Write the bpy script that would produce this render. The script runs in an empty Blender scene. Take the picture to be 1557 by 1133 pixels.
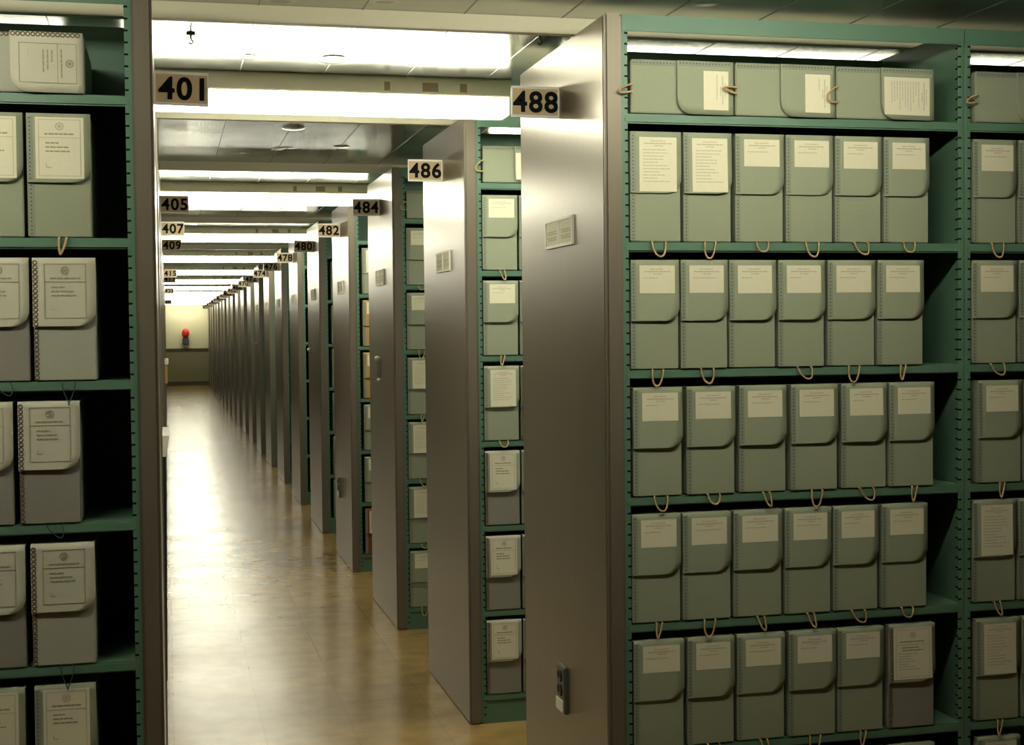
import bpy, bmesh, math, random
from mathutils import Vector, Matrix

C = bpy.context.scene.collection
SC = bpy.context.scene
random.seed(11)

# ------------------------------------------------------------------ camera
PX_F, YAW, PITCH, ROLL, CAM_Z = 2168.98, 0.23715, 0.031331, -0.0102076, 1.39401
fw = Vector((math.sin(YAW) * math.cos(PITCH), math.cos(YAW) * math.cos(PITCH), -math.sin(PITCH)))
rt = Vector((math.cos(YAW), -math.sin(YAW), 0))
up = rt.cross(fw)
r2 = rt * math.cos(ROLL) + up * math.sin(ROLL)
u2 = -rt * math.sin(ROLL) + up * math.cos(ROLL)
cd = bpy.data.cameras.new('camera'); cam = bpy.data.objects.new('camera', cd); C.objects.link(cam)
cam.matrix_world = Matrix(((r2.x, u2.x, -fw.x, 0), (r2.y, u2.y, -fw.y, 0), (r2.z, u2.z, -fw.z, CAM_Z), (0, 0, 0, 1)))
cd.sensor_width = 36; cd.lens = PX_F / 1557 * 36; cd.clip_start = 0.05; cd.clip_end = 200
SC.camera = cam

# ------------------------------------------------------------------ world, light level, exposure
LAMP_STRENGTH = 23.0
LAMP_COLOR = (1.0, 0.972, 0.80)
w = bpy.data.worlds.new('world'); SC.world = w; w.use_nodes = True
w.node_tree.nodes['Background'].inputs[0].default_value = (0.5, 0.6, 0.45, 1)
w.node_tree.nodes['Background'].inputs[1].default_value = 0.01
SC.view_settings.view_transform = 'Standard'; SC.view_settings.look = 'None'
SC.view_settings.gamma = 1.0; SC.view_settings.exposure = 0.0
SC.view_settings.use_curve_mapping = False

# ------------------------------------------------------------------ materials
def nodes_of(name):
    m = bpy.data.materials.new(name); m.use_nodes = True
    return m, m.node_tree.nodes, m.node_tree.links, m.node_tree.nodes['Principled BSDF']

def paint(name, col, rough=0.5, metal=0.0, var=0.12, scale=60, bump=0.0, stretch=(1, 1, 1), rvar=0.0, spec=0.5):
    m, N, L, B = nodes_of(name)
    tc = N.new('ShaderNodeTexCoord'); mp = N.new('ShaderNodeMapping'); mp.inputs['Scale'].default_value = stretch
    nz = N.new('ShaderNodeTexNoise'); nz.inputs['Scale'].default_value = scale; nz.inputs['Detail'].default_value = 5
    L.new(tc.outputs['Object'], mp.inputs[0]); L.new(mp.outputs[0], nz.inputs['Vector'])
    mx = N.new('ShaderNodeMixRGB'); L.new(nz.outputs['Fac'], mx.inputs['Fac'])
    mx.inputs[1].default_value = (*[c * (1 - var) for c in col], 1)
    mx.inputs[2].default_value = (*[min(1, c * (1 + var)) for c in col], 1)
    L.new(mx.outputs[0], B.inputs['Base Color'])
    B.inputs['Roughness'].default_value = rough; B.inputs['Metallic'].default_value = metal
    B.inputs['Specular IOR Level'].default_value = spec
    if rvar:
        mr = N.new('ShaderNodeMapRange'); mr.inputs[3].default_value = rough - rvar; mr.inputs[4].default_value = rough + rvar
        L.new(nz.outputs['Fac'], mr.inputs[0]); L.new(mr.outputs[0], B.inputs['Roughness'])
    if bump:
        bp = N.new('ShaderNodeBump'); bp.inputs['Strength'].default_value = bump; bp.inputs['Distance'].default_value = 0.002
        L.new(nz.outputs['Fac'], bp.inputs['Height']); L.new(bp.outputs[0], B.inputs['Normal'])
    return m

M = {}
M['green'] = paint('green_enamel', (0.098, 0.190, 0.125), 0.42, var=0.06, scale=40, spec=0.4)
M['slot'] = paint('slot_black', (0.004, 0.006, 0.005), 0.8, var=0.1, spec=0.1)
M['panel'] = paint('brown_steel', (0.255, 0.222, 0.155), 0.30, metal=0.52, var=0.20, scale=60, stretch=(4, 4, 0.05), bump=0.04, rvar=0.03)
M['bronze'] = paint('taupe_edge_trim', (0.17, 0.145, 0.105), 0.45, metal=0.3, var=0.08, scale=40, stretch=(4, 4, 0.12))
M['card'] = paint('grey_green_card', (0.285, 0.312, 0.215), 0.85, var=0.08, scale=300, bump=0.1, spec=0.2)
M['mauve'] = paint('mauve_grey_card', (0.25, 0.235, 0.20), 0.85, var=0.07, scale=300, bump=0.1, spec=0.2)
M['pale'] = paint('pale_grey_card', (0.36, 0.36, 0.29), 0.85, var=0.06, scale=300, bump=0.1, spec=0.2)
M['tan'] = paint('tan_card', (0.42, 0.27, 0.10), 0.85, var=0.07, scale=200, spec=0.2)
M['redbrown'] = paint('red_brown_card', (0.20, 0.075, 0.035), 0.85, var=0.07, scale=200, spec=0.2)
M['cream'] = paint('cream_cover', (0.52, 0.51, 0.39), 0.7, var=0.05, scale=120, spec=0.2)
M['paper'] = paint('label_paper', (0.70, 0.67, 0.49), 0.75, var=0.04, scale=120, spec=0.2)
M['ink'] = paint('label_ink', (0.50, 0.46, 0.33), 0.8, var=0.1, spec=0.2)
M['inkdark'] = paint('label_ink_dark', (0.31, 0.30, 0.19), 0.8, var=0.1, spec=0.2)
M['edge'] = paint('perforated_edge', (0.22, 0.245, 0.18), 0.6, var=0.15, scale=400, spec=0.3)
M['ring'] = paint('brown_rings', (0.13, 0.09, 0.05), 0.5, var=0.1)
M['cord'] = paint('tan_cord', (0.46, 0.31, 0.14), 0.7, var=0.1, scale=300)
M['bluecord'] = paint('dark_blue_cord', (0.015, 0.045, 0.07), 0.6, var=0.1)
M['board'] = paint('tan_signboard', (0.60, 0.45, 0.25), 0.6, var=0.06, scale=60)
M['border'] = paint('white_border', (0.88, 0.86, 0.76), 0.5, var=0.03)
M['digit'] = paint('black_digit', (0.004, 0.006, 0.007), 0.6, var=0.1, spec=0.08)
M['bracket'] = paint('grey_bracket', (0.45, 0.43, 0.33), 0.5, var=0.05)
M['housing'] = paint('beige_lamp_housing', (0.72, 0.68, 0.48), 0.5, var=0.04)
M['sticker'] = paint('brown_sticker', (0.34, 0.26, 0.14), 0.7, var=0.05)
M['beam'] = paint('beige_strip', (0.68, 0.65, 0.46), 0.55, var=0.04)
M['plate'] = paint('steel_plate', (0.16, 0.17, 0.13), 0.4, metal=0.5, var=0.05)
M['white'] = paint('white_plastic', (0.72, 0.70, 0.58), 0.5, var=0.03)
M['black'] = paint('black_plastic', (0.012, 0.014, 0.012), 0.4, var=0.1)
M['red'] = paint('red_dome', (0.75, 0.04, 0.03), 0.25, var=0.05)
M['greybox'] = paint('dark_grey_box', (0.06, 0.07, 0.06), 0.5, var=0.05)
M['wall'] = paint('cream_wall', (0.74, 0.70, 0.44), 0.7, var=0.04, scale=5)
M['wainscot'] = paint('olive_wainscot', (0.24, 0.215, 0.10), 0.7, var=0.05, scale=5)
M['rail'] = paint('dark_rail', (0.06, 0.055, 0.03), 0.5, var=0.05)

def lamp_mat(nm='glowing_diffuser', k=1.0):
    m, N, L, B = nodes_of(nm)
    B.inputs['Base Color'].default_value = (0.8, 0.8, 0.75, 1)
    B.inputs['Emission Color'].default_value = (*LAMP_COLOR, 1)
    B.inputs['Emission Strength'].default_value = LAMP_STRENGTH * k
    return m
M['lamp'] = lamp_mat(); M['tube'] = lamp_mat('glowing_tube', 1.8)

def ceiling_mat():
    m, N, L, B = nodes_of('polished_metal_ceiling')
    tc = N.new('ShaderNodeTexCoord')
    B.inputs['Base Color'].default_value = (0.40, 0.415, 0.37, 1)
    B.inputs['Metallic'].default_value = 0.9
    n1 = N.new('ShaderNodeTexNoise'); n1.inputs['Scale'].default_value = 2.2; n1.inputs['Detail'].default_value = 1
    L.new(tc.outputs['Object'], n1.inputs['Vector'])
    b1 = N.new('ShaderNodeBump'); b1.inputs['Strength'].default_value = 0.25; b1.inputs['Distance'].default_value = 0.01
    L.new(n1.outputs['Fac'], b1.inputs['Height'])
    # a few dents
    vo = N.new('ShaderNodeTexVoronoi'); vo.inputs['Scale'].default_value = 3.2
    mp = N.new('ShaderNodeMapping'); mp.inputs['Scale'].default_value = (1.0, 0.9, 1.0); mp.inputs['Location'].default_value = (0.37, 0.21, 0)
    L.new(tc.outputs['Object'], mp.inputs[0]); L.new(mp.outputs[0], vo.inputs['Vector'])
    mr = N.new('ShaderNodeMapRange'); mr.inputs[1].default_value = 0.0; mr.inputs[2].default_value = 0.16
    mr.inputs[3].default_value = 1; mr.inputs[4].default_value = 0; mr.interpolation_type = 'SMOOTHSTEP'
    L.new(vo.outputs['Distance'], mr.inputs[0])
    b2 = N.new('ShaderNodeBump'); b2.inputs['Strength'].default_value = 0.35; b2.inputs['Distance'].default_value = 0.02
    L.new(mr.outputs[0], b2.inputs['Height']); L.new(b1.outputs[0], b2.inputs['Normal'])
    L.new(b2.outputs[0], B.inputs['Normal'])
    n2 = N.new('ShaderNodeTexNoise'); n2.inputs['Scale'].default_value = 6
    L.new(tc.outputs['Object'], n2.inputs['Vector'])
    r = N.new('ShaderNodeMapRange'); r.inputs[3].default_value = 0.10; r.inputs[4].default_value = 0.24
    L.new(n2.outputs['Fac'], r.inputs[0]); L.new(r.outputs[0], B.inputs['Roughness'])
    return m
M['ceiling'] = ceiling_mat()
M['seam'] = paint('ceiling_seam', (0.30, 0.30, 0.26), 0.35, metal=0.8)

def floor_mat():
    m, N, L, B = nodes_of('waxed_vinyl_tiles')
    tc = N.new('ShaderNodeTexCoord')
    br = N.new('ShaderNodeTexBrick'); br.offset = 0; br.inputs['Scale'].default_value = 1
    br.inputs['Brick Width'].default_value = 0.305; br.inputs['Row Height'].default_value = 0.305
    br.inputs['Mortar Size'].default_value = 0.0012; br.inputs['Mortar Smooth'].default_value = 0.1
    br.inputs['Color1'].default_value = (0.30, 0.198, 0.068, 1); br.inputs['Color2'].default_value = (0.28, 0.183, 0.062, 1)
    br.inputs['Mortar'].default_value = (0.20, 0.135, 0.05, 1)
    L.new(tc.outputs['Object'], br.inputs['Vector'])
    n = N.new('ShaderNodeTexNoise'); n.inputs['Scale'].default_value = 9; n.inputs['Detail'].default_value = 3; n.inputs['Roughness'].default_value = 0.5
    L.new(tc.outputs['Object'], n.inputs['Vector'])
    mx = N.new('ShaderNodeMixRGB'); mx.blend_type = 'MULTIPLY'; mx.inputs['Fac'].default_value = 0.5
    cr = N.new('ShaderNodeValToRGB'); cr.color_ramp.elements[0].color = (0.55, 0.52, 0.45, 1); cr.color_ramp.elements[0].position = 0.3
    cr.color_ramp.elements[1].color = (1, 1, 1, 1); cr.color_ramp.elements[1].position = 0.65
    L.new(n.outputs['Fac'], cr.inputs[0]); L.new(br.outputs['Color'], mx.inputs[1]); L.new(cr.outputs[0], mx.inputs[2])
    L.new(mx.outputs[0], B.inputs['Base Color'])
    n2 = N.new('ShaderNodeTexNoise'); n2.inputs['Scale'].default_value = 2.5; n2.inputs['Detail'].default_value = 2
    L.new(tc.outputs['Object'], n2.inputs['Vector'])
    r = N.new('ShaderNodeMapRange'); r.inputs[1].default_value = 0.3; r.inputs[2].default_value = 0.7
    r.inputs[3].default_value = 0.20; r.inputs[4].default_value = 0.27
    L.new(n2.outputs['Fac'], r.inputs[0]); L.new(r.outputs[0], B.inputs['Roughness'])
    B.inputs['Coat Weight'].default_value = 0.06; B.inputs['Coat Roughness'].default_value = 0.10
    B.inputs['Specular IOR Level'].default_value = 0.32
    n3 = N.new('ShaderNodeTexNoise'); n3.inputs['Scale'].default_value = 3.0
    L.new(tc.outputs['Object'], n3.inputs['Vector'])
    b = N.new('ShaderNodeBump'); b.inputs['Strength'].default_value = 0.05; b.inputs['Distance'].default_value = 0.001
    L.new(n3.outputs['Fac'], b.inputs['Height']); L.new(b.outputs[0], B.inputs['Normal']); L.new(b.outputs[0], B.inputs['Coat Normal'])
    return m
M['floor'] = floor_mat()

# ------------------------------------------------------------------ mesh helpers
class MB:
    """collects shapes; build() links them as one mesh object"""
    def __init__(s): s.bm = bmesh.new(); s.mats = []
    def mi(s, mat):
        if mat not in s.mats: s.mats.append(mat)
        return s.mats.index(mat)
    def box(s, x0, x1, y0, y1, z0, z1, mat, bev=0.0, seg=2):
        b = bmesh.new()
        bmesh.ops.create_cube(b, size=1)
        for v in b.verts:
            v.co = Vector(((x0 + x1) / 2 + v.co.x * (x1 - x0), (y0 + y1) / 2 + v.co.y * (y1 - y0), (z0 + z1) / 2 + v.co.z * (z1 - z0)))
        if bev: bmesh.ops.bevel(b, geom=b.edges[:], offset=bev, segments=seg, affect='EDGES')
        return s._merge(b, mat)
    def _merge(s, b, mat, smooth=False):
        k = s.mi(mat); vm = {}
        for v in b.verts: vm[v] = s.bm.verts.new(v.co)
        for f in b.faces:
            try: nf = s.bm.faces.new([vm[v] for v in f.verts])
            except ValueError: continue
            nf.material_index = k; nf.smooth = smooth
        b.free(); return s
    def cyl(s, p0, p1, r, mat, n=12, r1=None):
        p0, p1 = Vector(p0), Vector(p1); d = p1 - p0
        b = bmesh.new(); bmesh.ops.create_cone(b, cap_ends=True, segments=n, radius1=r, radius2=r if r1 is None else r1, depth=d.length)
        q = d.to_track_quat('Z', 'Y')
        for v in b.verts: v.co = q @ v.co + (p0 + p1) / 2
        return s._merge(b, mat, True)
    def sphere(s, c, r, mat, sc=(1, 1, 1)):
        b = bmesh.new(); bmesh.ops.create_uvsphere(b, u_segments=16, v_segments=10, radius=r)
        for v in b.verts: v.co = Vector((v.co.x * sc[0], v.co.y * sc[1], v.co.z * sc[2])) + Vector(c)
        return s._merge(b, mat, True)
    def tube(s, pts, r, mat, n=6, flat=1.0, closed=False):
        pts = [Vector(p) for p in pts]; k = s.mi(mat); rings = []; m = len(pts)
        for i, p in enumerate(pts):
            a = pts[(i - 1) % m] if (closed or i > 0) else p
            c = pts[(i + 1) % m] if (closed or i < m - 1) else p
            t = (c - a).normalized()
            ref = Vector((0, 1, 0)) if abs(t.y) < 0.9 else Vector((1, 0, 0))
            u = t.cross(ref).normalized(); v = t.cross(u).normalized()
            rings.append([s.bm.verts.new(p + u * math.cos(j * 2 * math.pi / n) * r + v * math.sin(j * 2 * math.pi / n) * r * flat) for j in range(n)])
        for i in range(m if closed else m - 1):
            A, B2 = rings[i], rings[(i + 1) % m]
            for j in range(n):
                f = s.bm.faces.new([A[j], A[(j + 1) % n], B2[(j + 1) % n], B2[j]]); f.material_index = k; f.smooth = True
        if not closed:
            for R, rev in ((rings[0], True), (rings[-1], False)):
                f = s.bm.faces.new(R[::-1] if rev else R); f.material_index = k
        return s
    def prism(s, outline, y0, y1, mat, yfun=None):
        """outline in x,z ; extruded in y ; yfun(x,z) adds to y"""
        k = s.mi(mat); g = yfun or (lambda x, z: 0)
        A = [s.bm.verts.new((x, y0 + g(x, z), z)) for x, z in outline]
        B2 = [s.bm.verts.new((x, y1 + g(x, z), z)) for x, z in outline]
        n = len(outline)
        for f in (A, B2[::-1]): s.bm.faces.new(f).material_index = k
        for i in range(n): s.bm.faces.new([A[i], B2[i], B2[(i + 1) % n], A[(i + 1) % n]]).material_index = k
        return s
    def mesh(s, name):
        bmesh.ops.recalc_face_normals(s.bm, faces=s.bm.faces[:])
        me = bpy.data.meshes.new(name); s.bm.to_mesh(me); s.bm.free()
        for m in s.mats: me.materials.append(M[m])
        return me
    def build(s, name, parent=None, loc=None):
        o = bpy.data.objects.new(name, s.mesh(name)); C.objects.link(o)
        if parent: o.parent = parent
        if loc: o.location = loc
        return o

def thing(name, label, cat, loc=(0, 0, 0), group=None, rot=(0, 0, 0)):
    o = bpy.data.objects.new(name, None); C.objects.link(o); o.location = loc; o.rotation_euler = rot
    o.empty_display_size = 0.05
    o['label'] = label; o['category'] = cat
    if group: o['group'] = group
    return o
def struct(mb, name):
    o = mb.build(name); o['kind'] = 'structure'; return o
KIDS = {}
def kids(o):
    return [c for c in KIDS.get(o.name, [])]
def add(parent, mb_or_mesh, name, loc=None, label=None):
    me = mb_or_mesh.mesh(name) if isinstance(mb_or_mesh, MB) else mb_or_mesh
    o = bpy.data.objects.new(name, me); C.objects.link(o); o.parent = parent
    if loc: o.location = loc
    if label: o['label'] = label
    KIDS.setdefault(parent.name, []).append(o)
    return o
def copy_tree(o, parent=None):
    c = o.copy(); C.objects.link(c)
    if parent: c.parent = parent
    for k in kids(o):
        KIDS.setdefault(c.name, []).append(copy_tree(k, c))
    return c

# ------------------------------------------------------------------ dimensions (metres)
XR, XL = 1.015, -0.020          # faces of the end panels towards the main aisle
PT = 0.042                      # end panel thickness
Y0, YL0, S, D = 3.242, 3.182, 1.6298, 0.819
TOP, CEIL = 2.134, 2.175
N_R = 21
YW = Y0 + N_R * S + 0.10        # far wall
SHELF_FAR = [1.900, 1.595, 1.297, 0.998, 0.700, 0.400, 0.102]   # the ranges farther down are shelved a little higher
SHELF = [1.900, 1.595, 1.290, 0.985, 0.680, 0.375, 0.070]
XMIN, XMAX, YMIN = -3.2, 4.6, -7.0

ORD = ['first', 'second', 'third', 'fourth', 'fifth', 'sixth', 'seventh', 'eighth', 'ninth', 'tenth', 'eleventh', 'twelfth', 'thirteenth',
       'fourteenth', 'fifteenth', 'sixteenth', 'seventeenth', 'eighteenth', 'nineteenth', 'twentieth', 'farthest']
NEAR = ['nearest', 'second-nearest', 'third-nearest', 'fourth-nearest', 'fifth-nearest', 'sixth-nearest']
DENTS = [(0.24, 4.16, 0.030), (0.48, 4.15, 0.045), (0.49, 5.58, 0.045), (0.48, 6.25, 0.030), (0.74, 6.12, 0.035), (0.3, 7.4, 0.04), (0.7, 7.3, 0.04)]
# ------------------------------------------------------------------ setting
struct(MB().box(XMIN, XMAX, YMIN, YW + 0.2, -0.1, 0, 'floor'), 'floor')
b = MB().box(XMIN, XMAX, YMIN, YW + 0.2, CEIL, CEIL + 0.1, 'ceiling')
for dx, dy, dr in DENTS: b.sphere((dx, dy, CEIL), dr, 'ceiling', (1.0, 1.6, 0.10))
struct(b, 'ceiling')
b = MB()
for i in range(-12, 17):
    x = 0.228 + i * 0.2520
    b.box(x - 0.0012, x + 0.0012, YMIN, YW, CEIL - 0.0012, CEIL, 'seam')
struct(b, 'trim_1')
struct(MB().box(XMIN, XMAX, YW, YW + 0.15, 0.95, CEIL, 'wall').box(XMIN, XMAX, YW, YW + 0.15, 0.0, 0.90, 'wainscot'), 'wall_back')
struct(MB().box(XMIN, XMAX, YW - 0.02, YW + 0.15, 0.90, 0.95, 'rail'), 'trim_2')
struct(MB().box(XMIN, XMAX, YW - 0.012, YW, 0.0, 0.10, 'rail'), 'baseboard_back')
struct(MB().box(XMIN - 0.1, XMIN, YMIN, YW, 0, CEIL, 'wainscot'), 'wall_left')
struct(MB().box(XMAX, XMAX + 0.1, YMIN, YW, 0, CEIL, 'wainscot'), 'wall_right')
struct(MB().box(XMIN, XMAX, YMIN - 0.1, YMIN, 0, CEIL, 'wainscot'), 'wall_front')
for k in range(N_R):            # beige strips under the ceiling above each pair of ranges
    struct(MB().box(XMIN, XMAX, Y0 + k * S + 0.25, Y0 + k * S + 0.285, TOP + 0.001, CEIL, 'beam', 0.002), 'trim_%d' % (k + 3))

# ------------------------------------------------------------------ ceiling lights
def lamp_meshes(L, kind):
    """aisle: broad shallow lens; side: deeper housing, thin lens; strip: a tube under a narrow batten"""
    hh, hw, l0, l1 = {'aisle': (0.055, 0.11, 0.0, 0.112), 'side': (0.078, 0.15, 0.0, 0.100), 'strip': (0.035, 0.09, 0.02, 0.085)}[kind]
    h = MB().box(0, L, -0.01, hw, -hh, 0, 'housing', 0.003)
    if kind == 'aisle':
        for sx, ww in ((0.66, 0.018), (0.76, 0.05), (0.86, 0.022)):
            h.box(L * sx, L * sx + ww, -0.0108, -0.010, -0.045, -0.018, 'sticker')
    d = MB().box(0.008, L - 0.008, l0, hw - 0.01 - l0, -l1, -hh, 'tube' if kind == 'strip' else 'lamp', 0.008, 3)
    e = MB().box(0, 0.008, l0 - 0.004, hw - 0.006 - l0, -l1 + 0.002, -hh, 'housing')
    return h.mesh('housing'), d.mesh('diffuser'), e.mesh('end_cap')
LM = {}
def ceiling_light(x0, L, y, label, group, kind='aisle'):
    if kind not in LM:
        hm, dm, em = lamp_meshes(L, kind)
        t = thing('ceiling_light', label, 'ceiling light', (x0, y, CEIL), group)
        add(t, hm, 'housing'); add(t, dm, 'diffuser'); add(t, em, 'end_cap'); add(t, em, 'end_cap', (L - 0.008, 0, 0))
        LM[kind] = t
    else:
        t = copy_tree(LM[kind]); t.location = (x0, y, CEIL); t['label'] = label; t['group'] = group
    return t
LY = 4.40
for j in range(11):
    ceiling_light(-0.12, 1.19, LY + j * 2 * S, '%s glowing fluorescent ceiling light from the camera, crossing the main aisle' % ORD[j], 'fluorescent lights across the main aisle')
FY = 2.44
for j in range(-1, 7):
    y = LY + j * S if j >= 0 else FY
    xs = (0.60,) if j < 0 else ((1.23, 2.47) if j == 0 else (1.36,))
    for q, x in enumerate(xs):
        where = 'overhead in front of panel 488' if j < 0 else 'behind the range signed %d' % (488 - 2 * j)
        ceiling_light(x, 1.19, y, '%sfluorescent ceiling light %s' % (['', 'farther right '][q], where if j < 0 else 'over the %s right side aisle, behind sign %d' % (NEAR[j], 488 - 2 * j) if j < 6 else 'over the farthest lit side aisle'), 'fluorescent lights over the right side aisles', 'strip' if j < 0 else 'side')
for j in range(-1, 3):
    y = LY + j * S if j >= 0 else FY
    where = ['behind sign 401', 'over the second aisle behind sign 401', 'over the third aisle behind sign 401', 'in front of sign 401'][j]
    ceiling_light(-1.46 if j >= 0 else -1.50, 1.19, y, 'left-hand fluorescent ceiling light ' + where, 'fluorescent lights over the left side aisles', 'strip' if j < 0 else 'side')
# small dark hooks on the ceiling
for hx, hy, lb in ((0.075, 3.86, 'small dark hook hanging from the ceiling above sign 401'), (0.98, 3.70, 'small dark hook on the ceiling beside the top of panel 488')):
    t = thing('ceiling_hook', lb, 'hook', (hx, hy, CEIL))
    add(t, MB().cyl((0, 0, -0.004), (0, 0, 0), 0.012, 'rail'), 'base')
    add(t, MB().tube([(0, 0, -0.003), (0, 0, -0.014), (0.006, 0, -0.022), (0.001, 0, -0.028), (-0.006, 0, -0.024)], 0.0025, 'rail'), 'hook')

# ------------------------------------------------------------------ shelving
BAYW = 0.905
def upright_mesh(side, depth):
    """side=+1: post at the left end of a bay (inner face looks +x); -1: right end"""
    m = MB(); a, bb = (0, 0.016) if side > 0 else (-0.016, 0)
    m.box(a, bb, 0, 0.004, 0, TOP, 'green', 0.0008, 1)
    m.box(a, bb, depth - 0.004, depth, 0, TOP, 'green', 0.0008, 1)
    sx = (0.002, 0.004) if side > 0 else (-0.004, -0.002)
    m.box(sx[0], sx[1], 0.004, depth - 0.004, 0, TOP, 'green')
    inner = 0.004 if side > 0 else -0.004
    z = 0.03
    while z < TOP - 0.03:
        if side > 0:
            m.box(0.008, 0.0164, -0.0006, 0.003, z, z + 0.0042, 'slot')
            m.box(inner, inner + 0.0006, 0.006, 0.034, z, z + 0.0042, 'slot')
        else:
            m.box(-0.0164, -0.008, -0.0006, 0.003, z, z + 0.0042, 'slot')
            m.box(inner - 0.0006, inner, 0.006, 0.034, z, z + 0.0042, 'slot')
        z += 0.0254
    return m.mesh('upright')
def shelf_mesh(depth):
    m = MB(); w2 = BAYW - 0.010
    m.box(0.0, w2, 0.006, depth - 0.006, -0.002, 0, 'green')
    for y in (0.0, depth - 0.012):
        m.box(0.0, w2, y, y + 0.012, -0.023, 0.0, 'green', 0.0035, 2)
    return m.mesh('shelf')
RM = dict(ul=upright_mesh(1, D), ur=upright_mesh(-1, D), sh=shelf_mesh(D),
          rail=MB().box(0, BAYW, 0, 0.006, TOP - 0.040, TOP, 'green', 0.0015).mesh('top_rail'),
          back=MB().box(0.005, BAYW - 0.005, D / 2 - 0.001, D / 2 + 0.001, 0.005, 2.128, 'green').mesh('back_sheet'),
          kick=MB().box(0.016, BAYW - 0.016, 0.002, 0.005, 0.0, 0.046, 'green').mesh('kick_plate'),
          kick2=MB().box(0.016, BAYW - 0.016, 0.002, 0.005, 0.0, 0.078, 'green').mesh('kick_plate'),
          panel=MB().box(0, PT, 0.010, D + 0.004, 0, TOP, 'panel', 0.004, 2).mesh('end_panel'),
          trim=MB().box(-0.0005, PT + 0.0005, -0.006, 0.0115, 0, TOP + 0.001, 'bronze', 0.006, 4).mesh('edge_trim'))
def bay(x0, y0, label, group, panel=None, levels=SHELF):
    t = thing('shelving_bay', label, 'shelving', (x0, y0, 0), group)
    add(t, RM['ul'], 'upright'); add(t, RM['ur'], 'upright', (BAYW, 0, 0))
    for z in levels: add(t, RM['sh'], 'shelf', (0.005, -0.001, z))
    add(t, RM['kick2' if levels is SHELF_FAR else 'kick'], 'kick_plate'); add(t, RM['kick2' if levels is SHELF_FAR else 'kick'], 'kick_plate', (0, D - 0.007, 0))
    add(t, RM['rail'], 'top_rail', (0, -0.002, 0)); add(t, RM['rail'], 'top_rail', (0, D - 0.004, 0)); add(t, RM['back'], 'back_sheet')
    if panel == 'L': add(add(t, RM['panel'], 'end_panel', (-PT, 0, 0), 'brown brushed steel end panel'), RM['trim'], 'edge_trim')
    if panel == 'R': add(add(t, RM['panel'], 'end_panel', (BAYW, 0, 0), 'brown brushed steel end panel'), RM['trim'], 'edge_trim')
    return t
GR, GL = 'shelving ranges right of the main aisle', 'shelving ranges left of the main aisle'
first = bay(XR + PT, Y0, 'green steel shelving bay full of archive boxes with brown end panel signed 488', GR, 'L')
bay(XR + PT + BAYW + 0.002, Y0, 'green steel shelving bay at the right edge of the photo, beside bay 488', GR)
leftfirst = bay(XL - PT - BAYW, YL0, 'green steel shelving bay at left edge with end panel signed 401', GL, 'R')
for k in range(1, N_R):
    n = 488 - 2 * k
    if k == 1: farfirst = c = bay(XR + PT, Y0 + S, '', GR, 'L', SHELF_FAR)
    else: c = copy_tree(farfirst); c.location = (XR + PT, Y0 + k * S, 0)
    c['label'] = '%s shelving bay down the right of the aisle, brown end panel signed %d' % (ORD[k], n)
    c = copy_tree(leftfirst); c.location = (XL - PT - BAYW, YL0 + k * S, 0)
    c['label'] = '%s shelving bay down the left of the aisle, across from sign %d' % (ORD[k], n)

# ------------------------------------------------------------------ aisle number signs
def text_mesh(s, size, off):
    cu = bpy.data.curves.new('t', 'FONT'); cu.body = s; cu.size = size; cu.offset = off; cu.extrude = 0.0006
    cu.align_x = 'CENTER'; cu.align_y = 'CENTER'; cu.space_character = 1.12
    o = bpy.data.objects.new('t', cu); C.objects.link(o)
    dg = bpy.context.evaluated_depsgraph_get()
    me = bpy.data.meshes.new_from_object(o.evaluated_get(dg)); bpy.data.objects.remove(o); bpy.data.curves.remove(cu)
    xs = [v.co.x for v in me.vertices]; ys = [v.co.y for v in me.vertices]
    cx, cy = (min(xs) + max(xs)) / 2, (min(ys) + max(ys)) / 2
    for v in me.vertices: v.co = Vector((v.co.x - cx, 0 - v.co.z, v.co.y - cy))
    b2 = bmesh.new(); b2.from_mesh(me)          # a second strike, slightly shifted, thickens the strokes
    for dx, dz in ((0.0011, 0), (0, 0.0011), (0.0011, 0.0011)):
        vm = {v: None for v in list(b2.verts)[:len(me.vertices)]}
        for v in vm: vm[v] = b2.verts.new((v.co.x + dx, v.co.y - 0.00004 * (1 + dx * 900 + dz * 1800), v.co.z + dz))
        for f in [f for f in list(b2.faces)[:len(me.polygons)]]:
            b2.faces.new([vm[v] for v in f.verts])
    b2.to_mesh(me); b2.free(); me.flip_normals()
    me.materials.clear(); me.materials.append(M['digit']); me.name = 'numerals'
    return me
SW, SH = 0.128, 0.080
board_me = MB().box(-SW / 2, SW / 2, -0.0015, 0.0015, -SH / 2, SH / 2, 'board').mesh('board')
fr = MB()
fr.box(-SW / 2 - 0.001, SW / 2 + 0.001, -0.004, 0.003, SH / 2 - 0.006, SH / 2 + 0.001, 'border', 0.001)
fr.box(-SW / 2 - 0.001, SW / 2 + 0.001, -0.004, 0.003, -SH / 2 - 0.001, -SH / 2 + 0.006, 'border', 0.001)
fr.box(-SW / 2 - 0.001, -SW / 2 + 0.003, -0.0035, 0.003, -SH / 2, SH / 2, 'border')
fr.box(SW / 2 - 0.003, SW / 2 + 0.001, -0.0035, 0.003, -SH / 2, SH / 2, 'border')
frame_me = fr.mesh('frame')
br_me = MB().box(-0.002, 0.001, 0.0, 0.028, -SH / 2 + 0.004, SH / 2 - 0.004, 'bracket').mesh('bracket')
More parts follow.
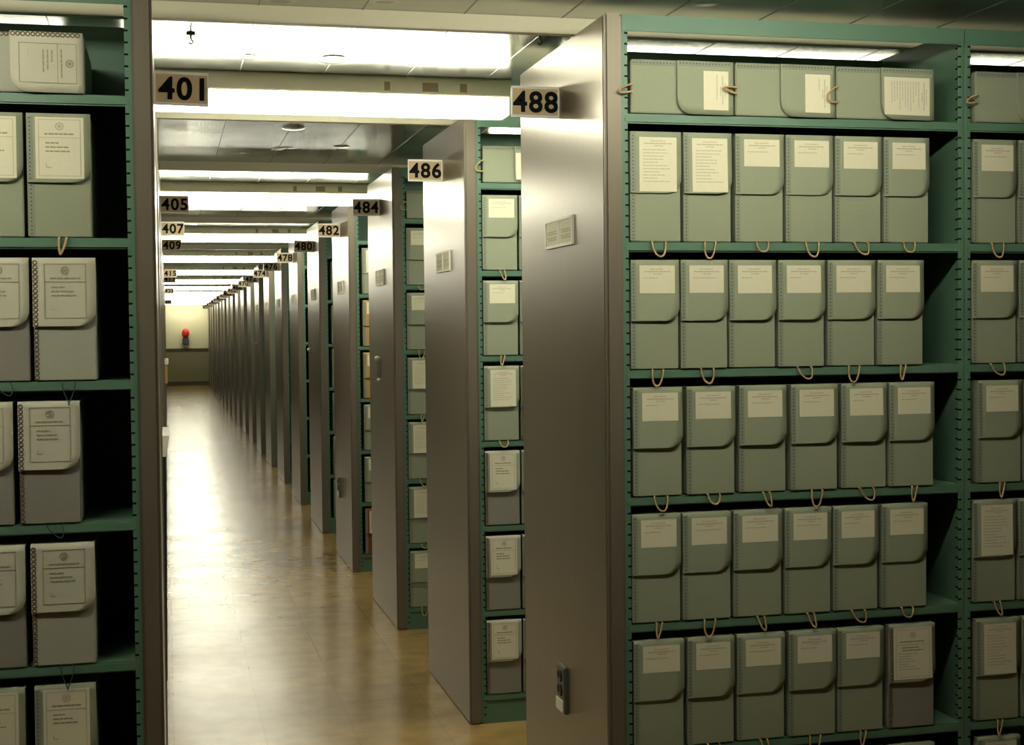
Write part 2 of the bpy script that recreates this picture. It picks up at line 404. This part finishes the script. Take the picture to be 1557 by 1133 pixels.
def sign(num, side, y, q, tilt=0.0):
    x = XR - SW / 2 - 0.001 if side > 0 else XL + SW / 2 + 0.001
    t = thing('aisle_sign', 'tan aisle sign reading %d, %s from the camera on the %s end panels' % (num, ORD[q], 'right' if side > 0 else 'left'),
              'sign', (x, y, 1.985), 'numbered signs on the %s end panels' % ('right-hand' if side > 0 else 'left-hand'), (0, tilt, 0))
    add(t, board_me, 'board'); add(t, frame_me, 'frame')
    tm = text_mesh(str(num), 0.0745, 0.0014)
    add(t, tm, 'numerals', (0, -0.0022, 0))
    add(t, br_me, 'bracket', (side * SW / 2 , 0.0015, 0))
for k in range(N_R): sign(488 - 2 * k, 1, Y0 + k * S + (0.40 if k == 0 else 0.41), k, random.uniform(-0.02, 0.02) if k > 1 else 0.005)
for q, k in enumerate((0, 2, 3, 4, 7, 8, 11, 16)): sign(401 + 2 * k, -1, YL0 + k * S + 0.41, q, 0.02 if k == 0 else 0)

# ------------------------------------------------------------------ archive boxes
BW, BH, BD = 0.125, 0.262, 0.385
FL = 0.146
def ink(m, x, y, z, wd, hh, col='ink'): m.box(x, x + wd, y - 0.0003, y, z, z + hh, col)
def words(m, x0, x1, z, hh, y, col, rnd, fill=1.0):
    x = x0; end = x0 + (x1 - x0) * fill
    while x < end - 0.003:
        wl = min(rnd.uniform(0.005, 0.014), end - x); ink(m, x, y, z, wl, hh, col); x += wl + 0.0013
def body_mesh(mat):
    m = MB(); m.box(-BW / 2, BW / 2, 0.001, BD, 0.0005, BH - 0.003, mat, 0.002, 2); return m.mesh('body')
def lid_outline(w2, x0, r=0.034):
    x1 = x0 + w2; zt, zb = BH, BH - FL
    pts = [(x0, zt), (x0, zb)]
    for a in range(0, 91, 10): pts.append((x1 - r + r * math.sin(math.radians(a)), zb + r - r * math.cos(math.radians(a))))
    pts.append((x1, zt)); return pts
def lid_mesh(mat, lift, w2=BW + 0.002):
    m = MB(); x0 = -w2 / 2
    g = lambda x, z: -lift * max(0, (BH - z) / FL) ** 1.6 * (0.55 + 0.45 * (x - x0) / w2)
    # curved plate made of strips so that it can bow outwards
    out = lid_outline(w2, x0); k = m.mi(mat)
    rows = 10
    def xr(z):
        zb = BH - FL; r = 0.034
        if z > zb + r: return x0 + w2
        dz = zb + r - z; return x0 + w2 - r + math.sqrt(max(0, r * r - dz * dz))
    F, Bk = [], []
    zs = [BH - FL * (i / rows) for i in range(rows + 1)]
    zs = zs[:-1] + [BH - FL + 0.006, BH - FL + 0.0015, BH - FL]
    for z in zs:
        a, c = x0, xr(z)
        F.append([m.bm.verts.new((a + (c - a) * j / 6, -0.0025 + g(a + (c - a) * j / 6, z), z)) for j in range(7)])
        Bk.append([m.bm.verts.new((a + (c - a) * j / 6, -0.0002 + g(a + (c - a) * j / 6, z), z)) for j in range(7)])
    n = len(zs)
    for i in range(n - 1):
        for j in range(6):
            f = m.bm.faces.new([F[i][j], F[i + 1][j], F[i + 1][j + 1], F[i][j + 1]]); f.smooth = True; f.material_index = k
            f = m.bm.faces.new([Bk[i][j], Bk[i][j + 1], Bk[i + 1][j + 1], Bk[i + 1][j]]); f.smooth = True; f.material_index = k
        m.bm.faces.new([F[i][0], Bk[i][0], Bk[i + 1][0], F[i + 1][0]]).material_index = k
        m.bm.faces.new([F[i][6], F[i + 1][6], Bk[i + 1][6], Bk[i][6]]).material_index = k
    for j in range(6):
        m.bm.faces.new([F[0][j], F[0][j + 1], Bk[0][j + 1], Bk[0][j]]).material_index = k
        m.bm.faces.new([F[-1][j], Bk[-1][j], Bk[-1][j + 1], F[-1][j + 1]]).material_index = k
    # top of the lid, folded back over the box
    m.box(x0, x0 + w2, -0.002, BD, BH - 0.002, BH, mat)
    return m.mesh('lid')
def bowed(me, lift, w2=BW + 0.002):
    x0 = -w2 / 2
    for v in me.vertices:
        v.co.y += -lift * max(0, (BH - v.co.z) / FL) ** 1.6 * (0.55 + 0.45 * (v.co.x - x0) / w2)
    return me
def label_mesh(kind, lift, seed):
    rnd = random.Random(seed); m = MB(); y = -0.0030
    def sheet(x0, x1, z0, z1, mat):
        for i in range(6):
            a = z0 + (z1 - z0) * i / 6; c = z0 + (z1 - z0) * (i + 1) / 6
            for j in range(4):
                m.box(x0 + (x1 - x0) * j / 4, x0 + (x1 - x0) * (j + 1) / 4, y, y + 0.0004, a, c, mat)
    if kind in ('short', 'long'):
        x0, x1 = -0.041, 0.052; zt = BH - 0.013; hh = 0.066 if kind == 'short' else 0.128
        tl = rnd.uniform(-0.002, 0.002)
        sheet(x0, x1, zt - hh + tl, zt, 'paper')
        words(m, x0 + 0.028, x1 - 0.028, zt - 0.010, 0.0022, y, 'ink', rnd)
        words(m, x0 + 0.012, x1 - 0.012, zt - 0.0165, 0.0030, y, 'ink', rnd)
        words(m, x0 + 0.036, x1 - 0.034, zt - 0.0215, 0.0022, y, 'ink', rnd)
        for q in range(1 if kind == 'short' else 11):
            words(m, x0 + 0.009, x1 - 0.009, zt - 0.031 - q * 0.0075, 0.0020, y, 'ink', rnd, rnd.uniform(0.45, 1))
    else:
        x0, x1 = (-0.046, 0.050) if kind != 'list' else (-0.052, 0.054)
        zt = BH - 0.008; zb = BH - FL + (0.008 if kind != 'sealwide' else 0.012)
        if kind in ('seal', 'list'): sheet(x0, x1, zb, zt, 'paper')
        bx0, bx1, bz0, bz1 = x0 + 0.006, x1 - 0.006, zb + 0.005, zt - 0.006
        t = 0.0014; c = 'inkdark' if kind == 'sealwide' else 'ink'
        for a in ((bx0, bx1, bz1, bz1 + t), (bx0, bx1, bz0, bz0 + t), (bx0, bx0 + t, bz0, bz1), (bx1 - t, bx1, bz0, bz1)):
            ink(m, a[0], y, a[2], a[1] - a[0], a[3] - a[2], c)
        zc = bz1 - 0.013; xc = (bx0 + bx1) / 2            # round seal
        for r0, r1 in ((0.0, 0.0042), (0.0058, 0.0088)):
            k = m.mi('inkdark' if kind == 'sealwide' else 'ink'); nseg = 20
            ring = []
            for i in range(nseg):
                a = i * 2 * math.pi / nseg
                ring.append((m.bm.verts.new((xc + r1 * math.cos(a), y - 0.0004, zc + r1 * math.sin(a))), m.bm.verts.new((xc + max(r0, 0.0002) * math.cos(a), y - 0.0004, zc + max(r0, 0.0002) * math.sin(a)))))
            for i in range(nseg):
                p, q = ring[i], ring[(i + 1) % nseg]
                m.bm.faces.new([p[0], q[0], q[1], p[1]]).material_index = k
        words(m, bx0 + 0.012, bx1 - 0.012, bz1 - 0.031, 0.0032, y, 'inkdark', rnd)
        ink(m, bx0, y, bz1 - 0.038, bx1 - bx0, t, c)
        if kind == 'list':
            words(m, bx0 + 0.016, bx1 - 0.026, bz1 - 0.046, 0.003, y, 'inkdark', rnd)
            words(m, bx0 + 0.018, bx1 - 0.018, bz1 - 0.053, 0.003, y, 'inkdark', rnd)
            for q in range(7): words(m, bx0 + 0.008, bx1 - 0.02, bz1 - 0.061 - q * 0.0065, 0.0024, y, 'ink', rnd, rnd.uniform(.5, .9))
        else:
            for q, fl in enumerate((0.52, 0.85, 0.92)):
                words(m, bx0 + 0.014, bx1 - 0.016, bz1 - 0.050 - q * 0.0088, 0.0030, y, 'inkdark', rnd, fl * rnd.uniform(.85, 1.05))
            ink(m, bx0 + 0.014, y, bz0 + 0.018, 0.002, 0.010, 'ink'); ink(m, bx0 + 0.016, y, bz0 + 0.017, 0.009, 0.003, 'ink')
    return bowed(m.mesh('label'), lift)
def edge_mesh():
    m = MB(); x0 = -BW / 2
    z = 0.008
    m.box(x0 - 0.0004, x0 + 0.0125, 0.0002, 0.0012, 0.003, BH - FL + 0.012, 'edge')
    m.box(x0 - 0.0012, x0 - 0.0002, 0.0, 0.02, 0.003, BH - 0.006, 'edge')
    while z < BH - FL:
        m.cyl((x0 + 0.006, -0.0003, z), (x0 + 0.006, 0.0004, z), 0.0012, 'slot', 8); z += 0.0085
    return m.mesh('edge_strip')
def lid_edge_mesh(lift):
    m = MB(); x0 = -(BW + 0.002) / 2
    z = BH - FL + 0.004
    while z < BH - 0.008:
        m.box(x0 + 0.0003, x0 + 0.0125, -0.0029, -0.0025, z, z + 0.0085, 'edge')
        m.cyl((x0 + 0.006, -0.0034, z + 0.004), (x0 + 0.006, -0.0026, z + 0.004), 0.0012, 'slot', 8); z += 0.0085
    return bowed(m.mesh('edge_strip'), lift)
def rings_mesh(z0, z1, yy, lift=0):
    m = MB(); x0 = -BW / 2 + 0.0045; z = z0
    while z < z1:
        pts = [(x0 + 0.0042 * math.cos(a), yy - 0.0006, z + 0.0040 * math.sin(a)) for a in [i * math.pi / 5 for i in range(10)]]
        m.tube(pts, 0.0011, 'ring', 5, 1.0, True); z += 0.0100
    me = m.mesh('binding_rings')
    return bowed(me, lift) if lift else me
def cord_mesh(mat, wd, ln, lean, twist, r=0.0024):
    m = MB(); P = []
    for i in range(25):
        a = 0.5 - 0.5 * math.cos(i / 24 * math.pi); x = 1.45 * (-wd / 2 + wd * a)
        z = 0.0008 - ln * math.sqrt(max(0, 1 - abs(2 * a - 1) ** 2.2))
        tx = x * (1 - twist * (1 - abs(2 * a - 1))) + lean * (-z) 
        P.append((tx, -0.0062 - 0.004 * (1 - abs(2 * a - 1)) + (0.001 * math.sin(a * 7)), z))
    m.tube([(P[0][0], 0.001, 0.0004)] + P + [(P[-1][0], 0.001, 0.0004)], r, mat, 6, 0.7)
    return m.mesh('pull_cord')
CORDS = [cord_mesh('cord', 0.024, 0.036, 0.1, 0.1), cord_mesh('cord', 0.020, 0.040, -0.1, 0.0), cord_mesh('cord', 0.026, 0.030, 0.35, 0.15),
         cord_mesh('cord', 0.012, 0.034, 0.3, 0.2), cord_mesh('cord', 0.022, 0.024, 0.1, 0.0), cord_mesh('cord', 0.010, 0.037, -0.15, 0.9)]
BLUES = [cord_mesh('bluecord', 0.018, 0.052, 0.0, 1.6, 0.0011), cord_mesh('bluecord', 0.022, 0.030, 0.5, 0.3, 0.0010)]
BODY = {k: body_mesh(k) for k in ('card', 'mauve', 'pale', 'tan', 'redbrown')}
LIFT = [0.001, 0.003, 0.0055, 0.010]
LID = {}; LAB = {}; EDGE = edge_mesh(); LEDGE = {}; RB = rings_mesh(0.008, BH - FL - 0.004, 0.001)
PROTO = {}
def box_proto(body, lid, lab, lift, cord, edge):
    """root > body (> edge_strip), lid (> label, edge_strip), pull_cord"""
    key = (body, lid, lab, lift, cord, edge)
    if key in PROTO: return copy_tree(PROTO[key])
    t = thing('archive_box', '', 'archive box')
    bo = add(t, BODY[body], 'body')
    L = LIFT[lift]
    if (lid, lift) not in LID: LID[(lid, lift)] = lid_mesh(lid, L)
    li = add(t, LID[(lid, lift)], 'lid')
    if lab:
        lk = (lab, lift, key.__hash__() % 1 + (len(LAB) % 3))
        if lk not in LAB: LAB[lk] = label_mesh(lab, L, len(LAB))
        add(li, LAB[lk], 'label')
    if edge == 'strip':
        add(bo, EDGE, 'edge_strip')
        if lift not in LEDGE: LEDGE[lift] = lid_edge_mesh(L)
        add(li, LEDGE[lift], 'edge_strip')
    elif edge == 'rings':
        add(bo, RB, 'binding_rings')
        if ('r', lift) not in LEDGE: LEDGE[('r', lift)] = rings_mesh(BH - FL + 0.006, BH - 0.008, -0.0025, L)
        add(li, LEDGE[('r', lift)], 'binding_rings')
    if cord is not None:
        me = CORDS[cord] if cord < 10 else BLUES[cord - 10]
        add(t, me, 'pull_cord', (0.005, 0, 0))
    PROTO[key] = t
    return t
COLN = {'card': 'grey-green', 'mauve': 'grey-mauve', 'pale': 'pale grey', 'tan': 'tan', 'redbrown': 'red-brown'}
LABN = {'short': 'short-labelled', 'long': 'long-labelled', 'seal': 'seal-labelled', 'sealwide': 'cream-lidded', 'list': 'list-labelled', None: 'plain'}
def place(x0, x1, y, shelf, pos, bayname, side='', body='card', lid=None, lab='short', lift=0, cord=0, edge='strip', dz=0, lying=False, tilt=0, levels=SHELF):
    t = box_proto(body, lid or body, lab, lift, cord, edge)
    z = levels[shelf] + 0.0006
    if lying:
        t.rotation_euler = (0, math.pi / 2, 0)
        t.location = (x0 + 0.003, y, z + BW / 2 + 0.0015); t.scale = (1, 1, (x1 - x0 - 0.004) / BH)
        for c in kids(t):
            if c.name.startswith('pull_cord'): c.location.y = -0.005
    else:
        t.rotation_euler = (0, 0, tilt); t.location = ((x0 + x1) / 2, y, z); t.scale = ((x1 - x0 - 0.003) / (BW + 0.002), 1, 1 + dz)
    rown = ['top', 'second', 'third', 'fourth', 'fifth', 'sixth', 'seventh'][shelf]
    nm = '%s %s archive box' % (LABN[lab], COLN[body])
    t['label'] = '%s, %s, %s shelf %s' % (nm, pos, rown, bayname)
    t['group'] = 'archive boxes on the %s shelf %s' % (rown, bayname)
    return t
O6 = ['leftmost', 'second from left', 'third from left', 'fourth from left', 'fifth from left', 'sixth from left']
YB = Y0 - 0.002
B1, B2n = 'of nearest bay, right of sign 488', 'of the bay at right photo edge'
rows = {
 0: [(1.077, 1.340), (1.342, 1.606), (1.608, 1.877)],
 1: [(1.075, 1.206), (1.209, 1.335), (1.342, 1.471), (1.474, 1.602), (1.605, 1.733), (1.737, 1.864)],
 2: [(1.0745, 1.1985), (1.200, 1.323), (1.325, 1.449), (1.452, 1.578), (1.584, 1.715), (1.718, 1.847)],
 3: [(1.078, 1.205), (1.213, 1.340), (1.349, 1.475), (1.484, 1.612), (1.620, 1.746), (1.750, 1.876)],
 4: [(1.073, 1.199), (1.201, 1.328), (1.332, 1.463), (1.467, 1.593), (1.597, 1.722), (1.728, 1.857)],
 5: [(1.075, 1.206), (1.211, 1.335), (1.340, 1.469), (1.476, 1.605), (1.608, 1.736), (1.747, 1.877)],
 6: [(1.080, 1.208), (1.212, 1.340), (1.345, 1.472), (1.477, 1.604), (1.612, 1.740), (1.748, 1.876)]}
labs = {0: ['short', 'short', 'long'], 1: ['long', 'long'] + ['short'] * 4, 5: ['short'] * 5 + ['list'], 6: ['short'] * 6}
lifts = {0: [2, 2, 3], 1: [0, 2, 1, 0, 1, 1], 2: [2, 1, 2, 2, 1, 1], 3: [2, 1, 2, 1, 2, 1], 4: [1, 0, 1, 0, 1, 0], 5: [0, 1, 0, 1, 0, 2], 6: [0] * 6}
cords = {0: [3, 5, 2], 1: [0, 1, 4, 0, 2, 4], 2: [1, 0, None, 2, 1, 5], 3: [0, 4, 3, 1, 2, 5], 4: [5, 1, 3, 3, 2, 4], 5: [None, 4, 3, 1, 5, None], 6: [None] * 6}
for r, spans in rows.items():
    for i, (a, c) in enumerate(spans):
        kw = dict(lab=labs.get(r, ['short'] * 6)[i], lift=lifts[r][i], cord=cords[r][i], lying=(r == 0))
        if r == 5 and i == 5: kw.update(body='mauve', lid='card', edge='rings')
        if r == 6 and i == 4: kw.update(body='mauve')
        place(a, c, YB - (0 if r in (1,) else 0.002 * (i % 2)), r, O6[i], B1, **kw)
rows2 = {0: [(1.990, 2.253)], 1: [(1.985, 2.111), (2.114, 2.243)], 2: [(1.982, 2.112), (2.116, 2.244)], 3: [(1.998, 2.126), (2.130, 2.258)],
         4: [(1.984, 2.110), (2.115, 2.244)], 5: [(1.992, 2.120), (2.125, 2.252)], 6: [(1.996, 2.122)]}
for r, spans in rows2.items():
    for i, (a, c) in enumerate(spans):
        place(a, c, YB, r, O6[i], B2n, lab='long' if r in (4, 5, 6) and i == 0 else 'short', lift=1 if r else 2, cord=[3, 0, 2, 5, 3, 5, None][r] if i == 0 else (2 if r in (3,) else None), lying=(r == 0))
# left bay
YBL = YL0 - 0.002
BL = 'of the bay left of sign 401'
place(-0.694, -0.432, YBL, 0, 'second from right', BL, body='mauve', lab='short', lift=1, cord=None, lying=True)
place(-0.428, -0.164, YBL, 0, 'rightmost', BL, body='pale', lid='cream', lab='sealwide', lift=3, cord=None, edge='rings', lying=True).scale = (1, 1, 1)
lrows = {1: [(-0.413, -0.286), (-0.282, -0.149)], 2: [(-0.409, -0.280), (-0.276, -0.144)], 3: [(-0.445, -0.318), (-0.311, -0.182)],
         4: [(-0.428, -0.299), (-0.291, -0.157)], 5: [(-0.437, -0.305), (-0.289, -0.160)]}
for r, sp in lrows.items():
    for i, (a, c) in enumerate(sp):
        kw = dict(lab='sealwide', body=('mauve' if i == 0 or r == 3 else 'pale'), lid='cream', lift=[2, 2][i], cord=None, edge='rings')
        if r in (1, 5): kw.update(body='card', lid='card', lab='seal', edge='strip')
        if r == 1 and i == 1: kw['cord'] = 5
        if r in (2, 3, 4) and i == 1: kw['cord'] = 10 if r in (2, 4) else 11
        if r == 2 and i == 0: kw['cord'] = 11
        place(a, c, YBL, r, ['second from right', 'rightmost'][i], BL, **kw)
# farther bays on the right
def far(k, lst):
    for r, i, a, c, kw in lst:
        place(XR + a, XR + c, Y0 + k * S - 0.002, r, O6[i], 'of the %s right-hand bay' % NEAR[k], levels=SHELF_FAR, **kw)
st = [(0.050 + 0.010, 0.050 + 0.138), (0.192, 0.320)]
far(1, [(0, 0, 0.062, 0.322, dict(lift=2, cord=2, lying=True, lab='long'))] +
    [(r, i, *st[i], dict(lab=('short' if r < 3 else ('long' if r == 3 else 'seal')) if i == 0 else 'short', lift=1, cord=(4, 3, 5, 4)[r % 4] if (i == 0 and r < 4) else None,
      body='mauve' if (r > 3 and i == 0) else 'card', lid='pale' if (r > 3 and i == 0) else 'card', edge='rings' if ((r > 3 and i == 0) or (r == 3 and i == 1)) else 'strip')) for r in range(1, 7) for i in (0, 1)])
far(2, [(0, 0, 0.062, 0.322, dict(lift=1, cord=2, lying=True, lab='short'))] +
    [(r, i, *st[i], dict(lab='long' if r in (3, 4, 5) else 'short', lift=1, cord=(0, 4, 1, 5)[r % 4] if i == 0 else None)) for r in range(1, 7) for i in (0, 1)])
far(3, [(r, 0, 0.075, 0.203, dict(lab='long' if r in (1, 6) else 'short', lift=0, cord=None, body='tan' if r in (2, 3) else ('redbrown' if r == 6 else 'card'))) for r in range(1, 7)])
far(4, [(r, 0, 0.080, 0.208, dict(lab='short' if r < 4 else 'long', lift=0, cord=None, body='tan' if r == 1 else 'card')) for r in range(1, 7)])
far(5, [(r, 0, 0.090, 0.218, dict(lab='short', lift=0, cord=None)) for r in range(1, 7)])

# ------------------------------------------------------------------ things fixed to the end panels
def card_frame(k, y):
    t = thing('card_holder', 'small white two-card holder on the %s end panel right of the aisle, signed %d' % (NEAR[k] if k < 6 else ORD[k], 488 - 2 * k), 'card holder', (XR, Y0 + k * S + y, 1.606), 'card holders on the right-hand end panels')
    f = MB(); W2, H2, x0, x1 = 0.265, 0.076, -0.005, 0
    f.box(x0 + 0.002, x1, -0.001, W2 + 0.001, 0, H2, 'border')
    for a in ((0, W2, 0, 0.007), (0, W2, H2 - 0.007, H2)): f.box(x0, x1, a[0], a[1], a[2], a[3], 'border', 0.001)
    for a in (0, W2 / 2 - 0.003, W2 - 0.006): f.box(x0, x1, a, a + 0.006, 0.006, H2 - 0.006, 'border')
    add(t, f, 'frame')
    for q in (0, 1):
        c = MB(); ya = 0.008 + q * W2 / 2; c.box(-0.0032, -0.002, ya, ya + W2 / 2 - 0.014, 0.008, H2 - 0.008, 'paper')
        for z in (0.042, 0.036, 0.026, 0.020):
            yy = ya + 0.012 + random.uniform(0, 0.006)
            while yy < ya + 0.098:
                l = random.uniform(0.012, 0.026); c.box(-0.0035, -0.0032, yy, min(yy + l, ya + 0.106), z, z + 0.0035, 'ink'); yy += l + 0.004
        add(t, c, 'card')
for k in range(9): card_frame(k, 0.27)
def outlet(k, y, lb):
    t = thing('power_outlet', lb, 'outlet', (XR, y, 0.37), 'power outlets on the right-hand end panels')
    add(t, MB().box(-0.012, 0, 0.0, 0.075, 0, 0.125, 'plate', 0.003), 'plate')
    for z in (0.060, 0.098): add(t, MB().box(-0.0145, -0.010, 0.020, 0.055, z - 0.014, z + 0.014, 'black', 0.006, 3), 'socket')
    add(t, MB().box(-0.016, -0.012, 0.004, 0.071, 0.004, 0.036, 'white', 0.001), 'cover_tag', label='white tag under the sockets')
outlet(0, 3.60, 'steel twin power outlet with white tag, low on end panel 488')
outlet(3, 8.66, 'steel power outlet low on the distant end panel signed 482')
def switch(k, dy, lb, tall):
    t = thing('pull_switch', lb, 'switch', (XR + 0.001, Y0 + k * S + dy, 1.14), 'switches on the right-hand end panels')
    add(t, MB().box(-0.018, 0, -0.014, 0.014, 0.02 if tall else 0.08, 0.098, 'plate', 0.003), 'switch_body')
    add(t, MB().sphere((-0.016, 0, 0.112), 0.014, 'white', (1, 1.2, 0.8)), 'cap', label='white cap')
    if tall: add(t, MB().sphere((-0.010, 0, 0.006), 0.010, 'white', (1, 1.2, 0.8)), 'lower_cap', label='white lower cap')
switch(2, 0.44, 'tall narrow switch with white caps on end panel 484', True)
switch(4, 0.63, 'short switch with white cap on end panel 480', False)
switch(8, 0.45, 'short switch with white cap on the distant panel 472', False)

# drop leaf hanging on the second left-hand end panel
t = thing('drop_leaf_shelf', 'folded-down dark drop-leaf shelf with white top edge on the left aisle side', 'folding shelf', (XL, 4.90, 0))
m = MB(); k_ = m.mi('black')
def quadprism(m, prof, y0, y1, mat):
    k = m.mi(mat); A = [m.bm.verts.new((x, y0, z)) for x, z in prof]; B_ = [m.bm.verts.new((x, y1, z)) for x, z in prof]
    m.bm.faces.new(A[::-1]).material_index = k; m.bm.faces.new(B_).material_index = k
    for i in range(len(prof)):
        j = (i + 1) % len(prof); m.bm.faces.new([A[i], A[j], B_[j], B_[i]]).material_index = k
    return m
add(t, quadprism(m, [(0, 0.22), (0.003, 0.22), (0.010, 0.975), (0, 0.975)], 0, 0.45, 'black'), 'leaf')
add(t, quadprism(MB(), [(0, 0.975), (0.011, 0.975), (0.024, 1.045), (0, 1.045)], -0.005, 0.455, 'white'), 'hinge_edge', label='white upper edge')
# small fitting on a far left-hand panel
t = thing('wall_telephone', 'small pale and tan fitting on a distant left-hand end panel', 'fitting', (XL, YL0 + 5 * S + 0.3, 0.98))
add(t, MB().box(0, 0.022, 0, 0.09, 0, 0.16, 'tan', 0.004), 'case'); add(t, MB().box(0, 0.030, -0.01, 0.10, 0.15, 0.20, 'white', 0.005), 'cap')

# alarm on the far wall
t = thing('fire_alarm', 'red domed fire alarm above a dark grey box on the far wall', 'alarm', (0.47, YW, 1.05))
add(t, MB().box(-0.085, 0.085, -0.09, 0, 0.0, 0.17, 'greybox', 0.012), 'base_box')
add(t, MB().sphere((0, -0.06, 0.29), 0.105, 'red', (0.9, 0.7, 1.15)).box(-0.07, 0.07, -0.05, 0, 0.17, 0.36, 'red', 0.01), 'dome', label='red dome')
